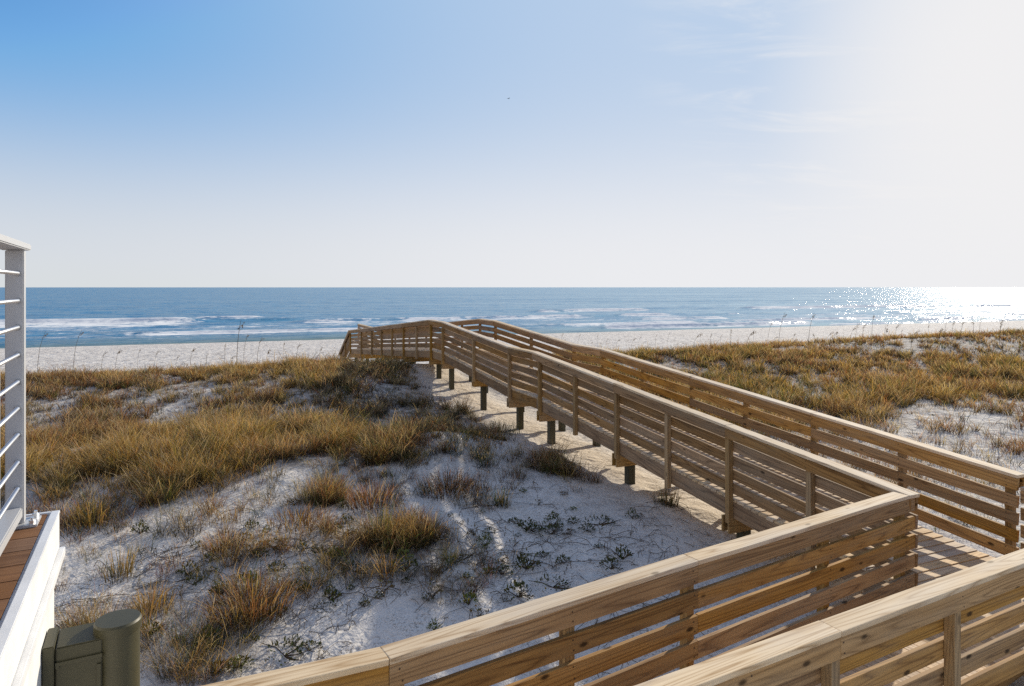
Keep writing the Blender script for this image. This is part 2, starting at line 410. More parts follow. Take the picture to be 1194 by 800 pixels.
def oriented(name, p0, p1, h, t, mat, up=Vector((0, 0, 1)), bev=.004, parent=bw, screws=()):
    """A straight board: length along p0-p1, height h along up, thickness t across. Its own x axis follows the grain."""
    p0 = Vector(p0); p1 = Vector(p1); d = p1 - p0; L = d.length; x = d / L
    y = up.cross(x).normalized(); z = x.cross(y)
    bm = bmesh.new(); add_box(bm, (0, 0, 0), (L, t, h))
    if L > 2.0:
        e = [e for e in bm.edges if abs((e.verts[0].co - e.verts[1].co).x) > L * .9]
        bmesh.ops.subdivide_edges(bm, edges=e, cuts=4, use_grid_fill=True)
        ph = random.uniform(0, 6.28); am = random.uniform(.001, .003)
        for v in bm.verts:
            v.co.z += am * math.sin(v.co.x * 2.2 + ph); v.co.y += am * .7 * math.sin(v.co.x * 1.7 + ph * 2) * (abs(v.co.x) < L * .49)
    if bev:
        ed = [e for e in bm.edges if e.calc_face_angle(0) > .8]
        bmesh.ops.bevel(bm, geom=ed, offset=bev, segments=2, affect='EDGES', profile=.6)
    for sx in screws:                  # pairs of rusty screw heads, a hair proud of the face
        lx = sx - L / 2
        if abs(lx) > L / 2 - .012: lx = math.copysign(L / 2 - .03, lx)
        for dz in (-.27, .27):
            jx = lx + random.uniform(-.012, .012); jz = dz * h + random.uniform(-.008, .008)
            for sy in (-1, 1):
                vs_ = [bm.verts.new((jx + .0062 * math.cos(a * PI / 4), sy * (t / 2 + .0035), jz + .0062 * math.sin(a * PI / 4))) for a in range(8)]
                f = bm.faces.new(vs_ if sy < 0 else vs_[::-1]); f.material_index = 1
    me = bm_mesh(name, bm); me.materials.append(mat); me.materials.append(SCREW)
    o = bpy.data.objects.new(name, me); col.objects.link(o)
    M = Matrix((x, y, z)).transposed().to_4x4(); M.translation = (p0 + p1) / 2
    o.parent = parent; o.matrix_parent_inverse = Matrix.Translation(parent.location).inverted()
    o.matrix_world = M
    return o

CW = .155
SCREW = flat('rusty screw head', (.06, .035, .022), .6)
ROWS = [(.040, .185), (.240, .385), (.443, .588), (.646, .791), (.849, .994)]
DECK = 1.075
def W(x, y, z): return Vector((x, y, z + CZ))

def rail_run(P, Q, inward, joints=(), posts=(), mat=W_SIDE, fmat=None, ext0=0, ext1=0, cap_ext=(0, 0), post_bottom=1.36, rows=ROWS, fascia=True, capmat=W_CAP):
    """One straight length of railing from P to Q (outer top edge of the cap), boards on the walking side of the posts."""
    P = Vector(P); Q = Vector(Q); d = Q - P; L = d.length; x = d / L
    n = Vector((inward[0], inward[1], 0)).normalized()
    up = (Vector((0, 0, 1)) - x * x.z).normalized()
    def at(s, w, z): return P + x * s + n * w + Vector((0, 0, -z))
    cuts = [0] + sorted(joints) + [L]
    for a, b in zip(cuts, cuts[1:]):
        g0 = .002 if a > 0 else 0; g1 = .002 if b < L else 0
        ca = a - (cap_ext[0] if a == 0 else 0); cb = b + (cap_ext[1] if b == L else 0)
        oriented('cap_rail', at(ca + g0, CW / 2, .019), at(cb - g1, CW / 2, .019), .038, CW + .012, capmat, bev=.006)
        sa = a - (ext0 if a == 0 else 0); sb = b + (ext1 if b == L else 0)
        for (z0, z1) in rows:
            j = random.uniform(-.004, .004); k = random.uniform(-.003, .003)
            oriented('rail_board', at(sa + g0, CW - .0175, (z0 + z1) / 2 + j * (z0 > .1)), at(sb - g1, CW - .0175, (z0 + z1) / 2 + k * (z0 > .1)), z1 - z0, .035, mat, screws=[p - sa - g0 for p in posts if sa - .06 < p < sb + .06])
        if fascia: oriented('fascia_board', at(a + g0, .0175, .111), at(b - g1, .0175, .111), .140, .035, fmat or mat, screws=[p - a - g0 for p in posts if a - .06 < p < b + .06])
    for s in posts:
        p = at(s, .0775, 0)
        oriented('post', p + Vector((0, 0, -post_bottom)), p + Vector((0, 0, -.0395)), .082, .080, W_POST, up=x)

def bp(px, py, z):                    # a photograph position at a known height below the eye
    d = F * z / (py - HY); return Vector(((px - CX) / F * d, d, CZ - z))

ddir = Vector((-.3957, .9184, 0)); dn = Vector((.9184, .3957, 0))
H0 = 2.2
A0 = bp(1060, 577.5, H0)              # corner of the landing rail and the long rail
K0 = A0.copy()
def on_D(t, z): return Vector((K0.x + ddir.x * t, K0.y + ddir.y * t, CZ - z))
T1, T2, T3, T4, T5 = 9.44, 10.88, 16.55, 18.05, 34.4
ZK = {0: 2.2, T1: 1.511, T2: 1.511, T3: 1.141, T4: 1.141, T5: 2.47}
def capz(t):
    k = sorted(ZK); return float(np.interp(t, k, [ZK[i] for i in k]))
def on_C(t, z): return on_D(t, z) + dn * 2.0

D_POSTS = [1.37, 2.84, 4.30, 5.86, 7.46, 9.16, 10.95, 13.6, 16.6, 18.0, 19.9, 21.9, 23.9, 26.0, 28.2, 30.9, 34.2]
knots = [0, T1, T2, T3, T4, T5]
jn = {0: [2.84, 5.86], T1: [], T2: [13.6 - T2], T3: [], T4: [21.9 - T4, 26.0 - T4, 30.9 - T4]}
for a, b in zip(knots, knots[1:]):
    P, Q = on_D(a, capz(a)), on_D(b, capz(b))
    k = (Q - P).length / (b - a)
    ps = [(t - a) * k for t in D_POSTS if a <= t < b]
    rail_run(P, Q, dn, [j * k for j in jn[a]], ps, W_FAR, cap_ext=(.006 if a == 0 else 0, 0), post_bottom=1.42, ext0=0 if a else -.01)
C_POSTS = [.12, 1.5, 3.0, 4.5, 6.0, 7.7, 9.40, 10.9, 13.6, 16.5, 18.0, 20.0, 22.4, 25.0, 28.0, 31.0, 34.2]
jc = {0: [3.0, 6.0], T1: [], T2: [13.6 - T2], T3: [], T4: [22.4 - T4, 28.0 - T4]}
for a, b in zip(knots, knots[1:]):
    P, Q = on_C(a, capz(a) - (.008 if a == 0 else 0)), on_C(b, capz(b))
    k = (Q - P).length / (b - a)
    ps = [(t - a) * k for t in C_POSTS if a <= t < b]
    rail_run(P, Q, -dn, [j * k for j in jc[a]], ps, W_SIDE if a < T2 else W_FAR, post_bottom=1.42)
# the rail steps down at the landing's outer corner and the long ramp's foot
rail_run(on_C(-1.45, 2.32), on_C(-.03, 2.32), -dn, [], [.06, 1.30], W_SIDE)
# end of the walkway over the beach: level look-out rail and stair rail
rail_run(on_C(T5, 2.47), on_C(T5 + 7.2, 2.5), -dn, [], [.0, 2.4, 4.8, 7.1], W_FAR)
rail_run(on_D(T5, 2.47), on_D(T5 + 3.6, 4.15), dn, [], [1.7, 3.6], W_FAR, post_bottom=1.3)
rail_run(on_D(T5 + .05, 2.47) + dn * 1.15, on_D(T5 + 3.6, 4.15) + dn * 1.15, -dn, [], [.1, 3.6], W_FAR, post_bottom=1.3)

# landing walkway rails
A1, A2, A3 = bp(814.3, 653.7, H0), bp(454.3, 767.9, H0), bp(400, 780.4, H0)
B0, B1, B2 = bp(1194, 656.5, H0), bp(980.5, 736.0, H0), bp(790, 814.5, H0)
ad = (A0 - A2).normalized(); an = Vector((ad.y, -ad.x, 0))            # towards the walking side
def sh(p, w): return p - an * w
aL = sh(A0, CW)
AO1 = sh(A1, CW); AO2 = sh(A2, CW)
d3 = (A2 - A3).normalized(); n3 = Vector((d3.y, -d3.x, 0))
AO2b = A2 - n3 * CW; A4 = AO2b - d3 * 2.6
def post_on_A(px):                     # the post that stands at this column behind the boards
    k = (px - CX) / F; o = AO1; t = (k * o.y - o.x) / (ad.x - k * ad.y); return t
LA = (aL - AO1).length
rail_run(AO1, aL, an, [], [post_on_A(950), LA - .05], W_SIDE, ext1=.13, cap_ext=(0, -.005))
L2 = (AO1 - AO2).length
rail_run(AO2, AO1 - ad * .003, an, [], [.07, L2 * .52, L2 - .05], W_SIDE)
rail_run(A4, AO2b - d3 * .004, n3, [], [.4, 1.7], W_SIDE)
# near rail, seen from its outer side
bd = (B0 - B1).normalized(); bn = Vector((-bd.y, bd.x, 0))
BE = B0 + bd * 2.75; BS = B1 - bd * 2.3
def post_on_B(px, o):
    k = (px - CX) / F; return (k * o.y - o.x) / (bd.x - k * bd.y)
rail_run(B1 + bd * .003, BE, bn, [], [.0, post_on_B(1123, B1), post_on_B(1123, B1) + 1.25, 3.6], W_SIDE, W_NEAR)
rail_run(BS, B1, bn, [], [.5, 1.5], W_SIDE, W_NEAR)

def deck(planks, name='deck', mat=W_DECK):
    """Boards laid side by side in one sheet; every board gets its own tint. planks: (p, q, width)."""
    p0, q0, _ = planks[0]
    x = (q0 - p0).normalized(); y = Vector((0, 0, 1)).cross(x).normalized(); z = x.cross(y)
    M = Matrix((x, y, z)).transposed().to_4x4(); M.translation = p0; Mi = M.inverted()
    bm = bmesh.new(); lay = bm.verts.layers.float.new('tint')
    for p, q, w in planks:
        p = Mi @ p; q = Mi @ q; c = (p + q) / 2; L = (q - p).length
        d = (q - p) / L; a = math.atan2(d.y, d.x)
        R = Matrix.Translation(c) @ Matrix.Rotation(a, 4, 'Z') @ Matrix.Rotation(random.uniform(-.006, .006), 4, 'X')
        r = bmesh.ops.create_cube(bm, size=1.0); tv = random.random()
        for v in r['verts']:
            v.co = R @ Vector((v.co.x * L, v.co.y * w, v.co.z * .036)); v[lay] = tv
    me = bm_mesh('deck', bm); me.materials.append(mat)
    o = bpy.data.objects.new(name, me); col.objects.link(o); o.parent = bw
    o.matrix_parent_inverse = Matrix.Translation(bw.location).inverted(); o.matrix_world = M
    return o
PW = .142
def deck_D(ta, tb, wa=.125, wb=1.875):
    pl = []; t = ta + PW / 2
    while t < tb:
        z = capz(max(t, 0)) + DECK + .018 if t > 0 else H0 + DECK + .018
        e = random.uniform(-.008, .008)
        pl.append((on_D(t, z) + dn * (wa + e), on_D(t, z) + dn * (wb + e), PW - .007)); t += PW
    deck(pl)
for a, b in ((-.1, T1), (T1, T2), (T2, T3), (T3, T4), (T4, T5)): deck_D(a, b)
deck_D(-1.32, -.1, -.02, 1.9)
pl = []; t = PW / 2                                              # look-out platform at the far end
while t < 7.2:
    z = 2.47 + DECK + .018; pl.append((on_D(T5 + t, z) + dn * 1.2, on_D(T5 + t, z) + dn * 1.88, PW - .007)); t += PW
deck(pl)
pl = []; s = .02                                               # walkway between the landing rails, boards square to its rails
while s < 6.2:
    z = CZ - H0 - DECK - .018
    c = A0 - ad * s; p = Vector((c.x, c.y, z)) - an * .0 ; w = 1.04 + .02 * random.random() + max(0, 2.3 - s) * .035
    pl.append((p, p + an * w, PW - .007)); s += PW
deck(pl)

# stair treads to the beach
for i in range(9):
    t = T5 + .2 + i * .38; z = capz(T5) + DECK + .19 * (i + 1)
    oriented('stair_tread', on_D(t, z) + dn * .16, on_D(t, z) + dn * 1.0, .038, .28, W_DECK)
for w in (.14, 1.02):
    oriented('stair_stringer', on_D(T5, capz(T5) + DECK + .18) + dn * w, on_D(T5 + 3.6, capz(T5) + DECK + 1.86) + dn * w, .24, .04, W_FAR)

# framing under the decks
def stringer(p, q, mat=W_FAR): oriented('stringer', p, q, .235, .038, mat)
for a, b in zip(knots, knots[1:]):
    for w, hh in ((.142, .235), (1.0, .14), (1.858, .14)):
        za, zb = capz(a) + DECK + .038 + hh / 2, capz(b) + DECK + .038 + hh / 2
        oriented('stringer', on_D(a, za) + dn * w, on_D(b, zb) + dn * w, hh, .038, W_FAR)
zl = CZ - H0 - DECK - .156
for w in (.16, 1.0, 1.84):
    stringer(on_D(-1.3, H0 + DECK + .156) + dn * w, on_D(-.01, H0 + DECK + .156) + dn * w)
for w in (.03, .55, 1.05):
    p, q = A0 - ad * 6.1 + an * w, A0 - ad * .05 + an * w
    stringer(Vector((p.x, p.y, zl)), Vector((q.x, q.y, zl)))
def pile(p, top, size=.15):
    g = float(terrain(p.x, p.y))
    oriented('pile', Vector((p.x, p.y, g - .35)), Vector((p.x, p.y, top)), size, size, W_PILE, up=ddir, bev=.012)
BEAM_T = [2.90, 5.92, 9.22, 11.02, 13.66, 16.66, 18.10, 21.9, 26.0, 30.9, 34.2]
for t in BEAM_T:
    z = capz(t) + DECK + .276 + .115
    for s in (-.065, .065):
        oriented('crossbeam', on_D(t + s, z) + dn * .06, on_D(t + s, z) + dn * 1.96, .23, .04, W_POST)
    for w in (.40, 1.62):
        p = on_D(t, 0) + dn * w; pile(p, CZ - z + .10)
for s in (.9, 3.2, 5.6):
    p = A0 - ad * s
    for o in (-.05, .05):
        a, b = p + an * -.1 + ad * o, p + an * 1.2 + ad * o
        oriented('crossbeam', Vector((a.x, a.y, zl - .235)), Vector((b.x, b.y, zl - .235)), .23, .04, W_POST)
    for w in (.2, .95): pile(p + an * w, zl - .15)
for w in (.3, 1.7): pile(on_D(-1.2, 0) + dn * w, zl - .12)

# ------------------------------------------------------------------ house corner with balcony
CN = Vector((-1.815, 2.70, 0)); e1 = Vector((.474, -.8805, 0)); e2 = Vector((.8805, .474, 0))
def Hs(a, b, z): return CN + e1 * a + e2 * b + Vector((0, 0, CZ + z))
gz0 = -5.6
house = empty('beach_house', Hs(.5, -.5, -5.0))
tag(house, 'corner of a white beach house with balcony, decking and steel railing', 'house')
MH = Matrix((e1, e2, Vector((0, 0, 1)))).transposed().to_4x4(); MH.translation = Hs(0, 0, 0)   # local: x towards the camera, y outward, z up
def hpart(name, boxes, mat, bev=.004, parent=house):
    bm = bmesh.new()
    for c0, c1 in boxes:
        c = [(a + b) / 2 for a, b in zip(c0, c1)]; s = [b - a for a, b in zip(c0, c1)]
        add_box(bm, c, s)
    if bev: bmesh.ops.bevel(bm, geom=list(bm.edges), offset=bev, segments=2, affect='EDGES')
    me = bm_mesh(name, bm); me.materials.append(mat)
    o = bpy.data.objects.new(name, me); col.objects.link(o); o.parent = parent
    o.matrix_parent_inverse = parent.matrix_world.inverted() if parent is not house else Matrix.Translation(house.location).inverted()
    o.matrix_world = MH
    return o
bpy.context.view_layer.update()
hpart('wall', [((.055, -4.0, gz0), (3.2, -.012, -1.075))], WHITE, 0)
hpart('deck_fascia', [((.0, -4.0, -1.04), (3.2, .0, -.904))], WHITE, .003)
hpart('drip_edge', [((-.004, -4.0, -1.074), (3.2, .020, -1.0425))], TRIM, .003)
hpart('deck_trim', [((.0, -.027, -.9035), (3.2, .002, -.893)), ((.0, -4.0, -.9035), (.018, -.0275, -.893))], TRIM, .002)
bm = bmesh.new(); lay = bm.verts.layers.float.new('tint'); a = .022
while a < 3.1:
    r = add_box(bm, (a + .066, -2.008, -.9025), (.130, 3.94, .012)); tv = random.random()
    for v in r: v[lay] = tv
    a += .137
# grain runs across the balcony: turn the boards' own x axis that way
R90 = Matrix.Rotation(PI / 2, 4, 'Z')
for v in bm.verts: v.co = R90.inverted() @ v.co
me = bm_mesh('decking', bm); me.materials.append(W_BALC)
o = bpy.data.objects.new('decking', me); col.objects.link(o); o.parent = house
o.matrix_parent_inverse = Matrix.Translation(house.location).inverted(); o.matrix_world = MH @ R90
PX0, PX1, PY0, PY1 = .095, .145, -.155, -.097        # corner post
post = hpart('railing_post', [((PX0, PY0, -.888), (PX1, PY1, .140))], METAL, .004)
bpy.context.view_layer.update()
bpart = hpart('base_plate', [((PX0 - .035, PY0 - .03, -.896), (PX1 + .035, PY1 + .045, -.886))], METAL, .002)
bm = bmesh.new()
for (bx, by) in ((PX0 - .018, PY1 + .028), (PX1 + .018, PY1 + .028)):
    add_tube(bm, [(bx, by, -.886), (bx, by, -.872)], .011, 6); add_tube(bm, [(bx, by, -.872), (bx, by, -.862)], .006, 8)
me = bm_mesh('bolt', bm); me.materials.append(ROD)
o = bpy.data.objects.new('bolt', me); col.objects.link(o); o.parent = house; o.matrix_parent_inverse = Matrix.Translation(house.location).inverted(); o.matrix_world = MH
hpart('top_rail', [((PX0 - .022, PY0 - .02, .1405), (3.0, PY1 + .014, .165))], METAL, .004)
hpart('bottom_rail', [((PX1, PY0 + .002, -.862), (3.0, PY1 - .004, -.824))], METAL, .004)
for k, yy in enumerate((319, 350.5, 381, 412.5, 443.5, 474, 504, 535.7, 566)):
    z = -(yy - HY) * 2.56 / F
    bm = bmesh.new(); ym = (PY0 + PY1) / 2 + .01
    add_tube(bm, [(PX1 - .01, ym, z), (3.0, ym, z)], .0075, 10); add_tube(bm, [(PX1 + .0005, ym, z), (PX1 + .004, ym, z)], .0115, 10)
    me = bm_mesh('railing_rod', bm, True); me.materials.append(ROD)
    o = bpy.data.objects.new('railing_rod', me); col.objects.link(o); o.parent = house
    o.matrix_parent_inverse = Matrix.Translation(house.location).inverted(); o.matrix_world = MH
hpart('railing_picket', [((PX0 + .0, -.188, -.888), (PX0 + .012, -.176, -.25))], METAL, .002)

# olive cabinet with round column beside the wall
cab = empty('utility_cabinet', Hs(.36, .1, gz0 + .5))
tag(cab, 'olive green metal utility cabinet with capped round column against the white wall', 'utility cabinet')
bpy.context.view_layer.update()
def cpart(name, bm, smooth=False, parent=cab):
    me = bm_mesh(name, bm, smooth); me.materials.append(OLIVE)
    if smooth:
        try: me.set_sharp_from_angle(angle=math.radians(40))
        except Exception: pass
    o = bpy.data.objects.new(name, me); col.objects.link(o); o.parent = parent
    bpy.context.view_layer.update()
    o.matrix_parent_inverse = parent.matrix_world.inverted(); o.matrix_world = MH
    return o
a0, a1 = .275, .405
bm = bmesh.new(); add_box(bm, ((a0 + a1) / 2, .008, -3.3), (a1 - a0 + .03, .034, 4.10))
bmesh.ops.bevel(bm, geom=list(bm.edges), offset=.003, segments=2, affect='EDGES'); cpart('mounting_bracket', bm)
bm = bmesh.new()
vv = add_box(bm, ((a0 + a1) / 2, .098, -3.3), (a1 - a0, .140, 4.07))
for v in vv:
    if v.co.z > -2 and v.co.x < (a0 + a1) / 2: v.co.z += .012
bmesh.ops.bevel(bm, geom=list(bm.edges), offset=.004, segments=2, affect='EDGES')
body = cpart('cabinet_body', bm)
bm = bmesh.new()
for zz in (-1.33, -1.75, -2.2): add_tube(bm, [(a1 + .002, .034, zz), (a1 + .0075, .034, zz)], .006, 8)
cpart('cabinet_screw', bm)
bm = bmesh.new(); add_box(bm, (a1 + .0035, .098, -1.32), (.007, .1405, .012)); add_box(bm, (a1 + .0035, .158, -2.3), (.007, .012, 1.9))
cpart('cabinet_seam', bm)
cxl, cyl, rr = .345, .215, .072
bm = bmesh.new(); add_tube(bm, [(cxl, cyl, -5.3), (cxl, cyl, -1.262)], rr, 48); colm = cpart('round_column', bm, True)
bm = bmesh.new(); add_tube(bm, [(cxl, cyl, -1.268), (cxl, cyl, -1.258), (cxl, cyl, -1.236), (cxl, cyl, -1.234), (cxl, cyl, -1.228)], [rr + .004, rr + .006, rr + .006, rr + .004, rr + .001], 48)
cpart('column_cap', bm, True, colm)

# ------------------------------------------------------------------ grass
PAL = {'gold': (.48, .31, .085), 'straw': (.60, .44, .26), 'rust': (.30, .138, .062), 'olive': (.135, .135, .042), 'green': (.10, .16, .035), 'dark': (.062, .045, .024)}
PALA = {k: np.array(v) for k, v in PAL.items()}
def blades(P, az, lean, Hh, Wd, c0, c1, curl, head=None):
    """Blade strips as one vertex array: four levels, two vertices each."""
    n = len(P); lv = np.array([0, .38, .72, 1.0]); wl = np.array([1, .9, .6, .12])
    dx, dy = np.cos(az), np.sin(az)
    r = lean[:, None] * lv[None] + curl[:, None] * lv[None] ** 2.2
    z = Hh[:, None] * (lv[None] - .28 * (curl / np.maximum(Hh, .05))[:, None].clip(0, 1) * lv[None] ** 3)
    fa = rng.uniform(0, 2 * PI, n); wx, wy = np.cos(fa), np.sin(fa)
    v = np.empty((n, 4, 2, 3), np.float32)
    for s, sg in ((0, -1), (1, 1)):
        w = sg * .5 * Wd[:, None] * wl[None]
        if head is not None: w = w * np.where(head[:, None], np.array([.8, .8, 2.2, 4.0])[None], 1)
        v[:, :, s, 0] = P[:, 0, None] + dx[:, None] * r + wx[:, None] * w
        v[:, :, s, 1] = P[:, 1, None] + dy[:, None] * r + wy[:, None] * w
        v[:, :, s, 2] = P[:, 2, None] + z
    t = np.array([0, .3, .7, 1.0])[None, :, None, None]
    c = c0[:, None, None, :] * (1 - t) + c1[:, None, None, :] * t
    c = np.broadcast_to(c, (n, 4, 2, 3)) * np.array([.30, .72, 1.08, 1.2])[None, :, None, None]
    b = (np.arange(n) * 8)[:, None, None]
    k = np.array([[0, 1, 3, 2], [2, 3, 5, 4], [4, 5, 7, 6]])[None]
    return v.reshape(-1, 3), (b + k).reshape(-1, 4), c.reshape(-1, 3)

def species(X, Y):
    """Weights of the blade colours over the dune."""
    a = fbm(X / 1.3 + 11, Y / 1.3 + 60, 3); b = fbm(X / 4.5 + 31, Y / 4.5 + 90, 2)
    hollow = sstep(14.2, 15.5, Y) * (1 - sstep(19.5, 22, Y)) * (X < 2)
    by_walk = np.exp(-((X + 3.6) / 2.4) ** 2 - ((Y - 20) / 5.5) ** 2)
    ridge = sstep(10, 11, Y) * (1 - sstep(13.5, 14.5, Y)) * sstep(-1.5, -3.0, X)
    slope = np.exp(-((X + 1.6) / 2.2) ** 2 - ((Y - 10.8) / 1.6) ** 2)
    w = np.stack([.50 + 1.8 * a + .6 * ridge - .3 * by_walk, .26 + .8 * b, .46 - 2.1 * a + .4 * b + .6 * slope + .15 * hollow, .19 - .9 * b + .5 * by_walk + .16 * hollow + .25 * np.exp(-((X + 1) / 1.2) ** 2 - ((Y - 13) / 2.5) ** 2), .09 - .4 * b + .12 * by_walk, 
        .32 + .45 * hollow + .4 * by_walk + .25 * slope], 1)
    return np.clip(w, .02, None)
NAMES = ['gold', 'straw', 'rust', 'olive', 'green', 'dark']
PA = np.array([PAL[k] for k in NAMES])
def scatter(n_tuft, xr, yr, per, hmul=1.0, dmin=0):
    X = rng.uniform(*xr, n_tuft); Y = rng.uniform(*yr, n_tuft)
    vis = (np.abs((X) / np.maximum(Y, .5)) < .9)
    d = density(X, Y)
    n3 = fbm(X / .62 + 13, Y / .62 + 29, 2) + .35 * vnoise(X / .21, Y / .21); cm = sstep(-.15, .17, n3)
    keep = (rng.random(n_tuft) < d ** 1.15 * (.09 + .91 * cm)) & vis & (d > .05)
    X, Y, d, cm = X[keep], Y[keep], d[keep], cm[keep]
    px = X * .918 + Y * .396 - 6.68
    keep = ~((px > -.15) & (px < 2.25) & (Y > 6)); X, Y, d, cm = X[keep], Y[keep], d[keep], cm[keep]
    Zt = terrain(X, Y); dist = np.hypot(X, Y)
    w = species(X, Y); w /= w.sum(1, keepdims=True)
    sp = (rng.random(len(X))[:, None] > np.cumsum(w, 1)).sum(1).clip(0, 5)
    ht = (.30 + .30 * rng.random(len(X)) + .35 * fbm(X / 1.7 + 5, Y / 1.7, 2)) * (.55 + .55 * d) * hmul * (.45 + .50 * cm)
    _, vt = shore_uv(X, Y); ht = ht * (1 - .30 * sstep(-75, -69, vt))
    ht = np.clip(ht, .09, .85)
    k = np.repeat(np.arange(len(X)), per); n = len(k)
    ra = rng.uniform(0, 2 * PI, n); rr_ = rng.random(n) ** .6 * (.05 + .09 * rng.random(n))
    stray = rng.random(n) < .07
    P = np.stack([X[k] + rr_ * np.cos(ra), Y[k] + rr_ * np.sin(ra), Zt[k] - .01], 1)
    Hh = ht[k] * rng.uniform(.35, 1.15, n) * np.where(stray, 1.55, 1)
    az = ra + rng.normal(0, .8, n)
    lean = Hh * rng.uniform(.05, .6, n); curl = Hh * np.abs(rng.normal(.15, .38, n))
    Wd = np.maximum(.0026, .00042 * dist[k]) * rng.uniform(.6, 1.3, n)
    tv = (rng.uniform(.55, 1.4, (len(X), 1)) * rng.uniform(.85, 1.15, (len(X), 3)))[k]
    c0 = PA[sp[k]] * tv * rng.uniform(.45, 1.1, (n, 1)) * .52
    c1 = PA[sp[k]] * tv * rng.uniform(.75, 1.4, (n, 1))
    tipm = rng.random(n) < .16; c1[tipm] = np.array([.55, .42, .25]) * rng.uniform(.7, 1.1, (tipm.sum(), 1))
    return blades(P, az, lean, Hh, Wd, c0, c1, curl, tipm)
chunks = [scatter(32000, (-12, 2.5), (7, 16.5), 22), scatter(31000, (-20, 0), (15, 33), 17), scatter(52000, (2, 34), (8, 32), 14), scatter(34000, (9, 62), (31, 64), 11), scatter(5000, (30, 62), (24, 32), 12)]
off = 0; V_, Q_, C_ = [], [], []
for v, qd, c in chunks: V_.append(v); Q_.append(qd + off); C_.append(c); off += len(v)
gme = np_mesh('dune_grass', np.concatenate(V_), np.concatenate(Q_), False, np.concatenate(C_))
tag(link('dune_grass', gme, GRASS), 'golden and rust brown dry grass covering the dune crests', 'grass', kind='stuff')
print('grass blades', off // 8)

def clump(n, h, r, mixw, width=.0065, upright=.5):
    """A separate tussock; local mesh at the origin."""
    ra = rng.uniform(0, 2 * PI, n); rr_ = rng.random(n) ** .7 * r
    P = np.stack([rr_ * np.cos(ra), rr_ * np.sin(ra), np.full(n, -.03)], 1)
    Hh = h * rng.uniform(.35, 1.1, n) * (1 - .35 * rr_ / r)
    az = ra + rng.normal(0, .6, n)
    lean = Hh * rng.uniform(.05, .7, n) * (1.15 - upright); curl = Hh * np.abs(rng.normal(.15, .35, n)) * (1.2 - upright)
    names = list(mixw); w = np.array([mixw[k] for k in names]); w = w / w.sum()
    sp = rng.choice(len(names), n, p=w); pa = np.array([PAL[k] for k in names])
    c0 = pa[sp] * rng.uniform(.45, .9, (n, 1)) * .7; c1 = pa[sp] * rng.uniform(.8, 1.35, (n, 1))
    return blades(P, az, lean, Hh, width * rng.uniform(.6, 1.3, n), c0, c1, curl)
CL = [  # px, py of the base, blades, height, radius, mix, label, upright
    (292, 712, 900, .50, .48, {'rust': 5, 'gold': 2, 'dark': 2, 'straw': 1}, 'broad bushy rust brown grass tussock alone on the white sand slope', .35),
    (470, 636, 480, .42, .34, {'dark': 3, 'olive': 3, 'straw': 2, 'green': 2}, 'dark olive tussock with a fan of yellow green blades, right of the brown grass', .4),
    (447, 632, 60, .78, .12, {'gold': 2, 'green': 3, 'olive': 2}, 'tall thin yellow green blades rising out of the dark olive tussock', .9),
    (178, 712, 260, .38, .22, {'gold': 5, 'straw': 2, 'rust': 2}, 'golden tussock behind the olive round column', .55),
    (142, 672, 130, .52, .20, {'gold': 4, 'olive': 2, 'straw': 1}, 'upright golden green tuft on the sand beside the white house corner', .8),
    (262, 640, 260, .36, .30, {'rust': 4, 'straw': 2, 'gold': 2}, 'straw and rust coloured tussock just above the broad bushy one', .5),
    (110, 612, 300, .50, .36, {'gold': 5, 'olive': 2, 'rust': 1}, 'yellow tussock at the tip of the balcony deck', .6),
    (350, 610, 460, .34, .46, {'rust': 4, 'gold': 3, 'dark': 2}, 'wide brown tussock in the middle of the dune slope', .4),
    (435, 588, 520, .48, .46, {'rust': 5, 'straw': 2, 'dark': 2}, 'reddish tussock with pale tips, left of the dark brown one', .55),
    (522, 572, 620, .46, .55, {'rust': 4, 'dark': 4, 'gold': 1}, 'dark brown spreading tussock below the white sand hump', .45),
    (642, 552, 170, .36, .22, {'olive': 4, 'green': 3, 'straw': 1}, 'small green tuft in the shade between sand hump and boardwalk', .55),
    (585, 590, 110, .42, .14, {'gold': 3, 'green': 3, 'olive': 2}, 'slim yellow green tuft on the shaded sand right of the dark brown tussock', .75),
    (777, 588, 190, .44, .20, {'olive': 4, 'dark': 3, 'straw': 2}, 'olive tuft growing against a boardwalk post beside the sunlit sand', .6),
    (585, 505, 360, .42, .50, {'olive': 4, 'dark': 3, 'green': 2}, 'grey green tuft on the slope below the boardwalk piles', .5),
    (545, 690, 90, .22, .22, {'dark': 3, 'olive': 2, 'rust': 2}, 'low sparse dark tuft in the shade of the railing', .3),
    (205, 660, 70, .26, .2, {'straw': 3, 'rust': 3}, 'thin straw tuft between the golden tufts near the house', .5),
]
for (px, py, n, h, r, mw, lab, upr) in CL:
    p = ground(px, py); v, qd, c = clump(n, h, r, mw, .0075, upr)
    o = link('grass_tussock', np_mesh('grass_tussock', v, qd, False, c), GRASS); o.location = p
    tag(o, lab, 'grass tussock', 'separate grass tussocks on the open sand')

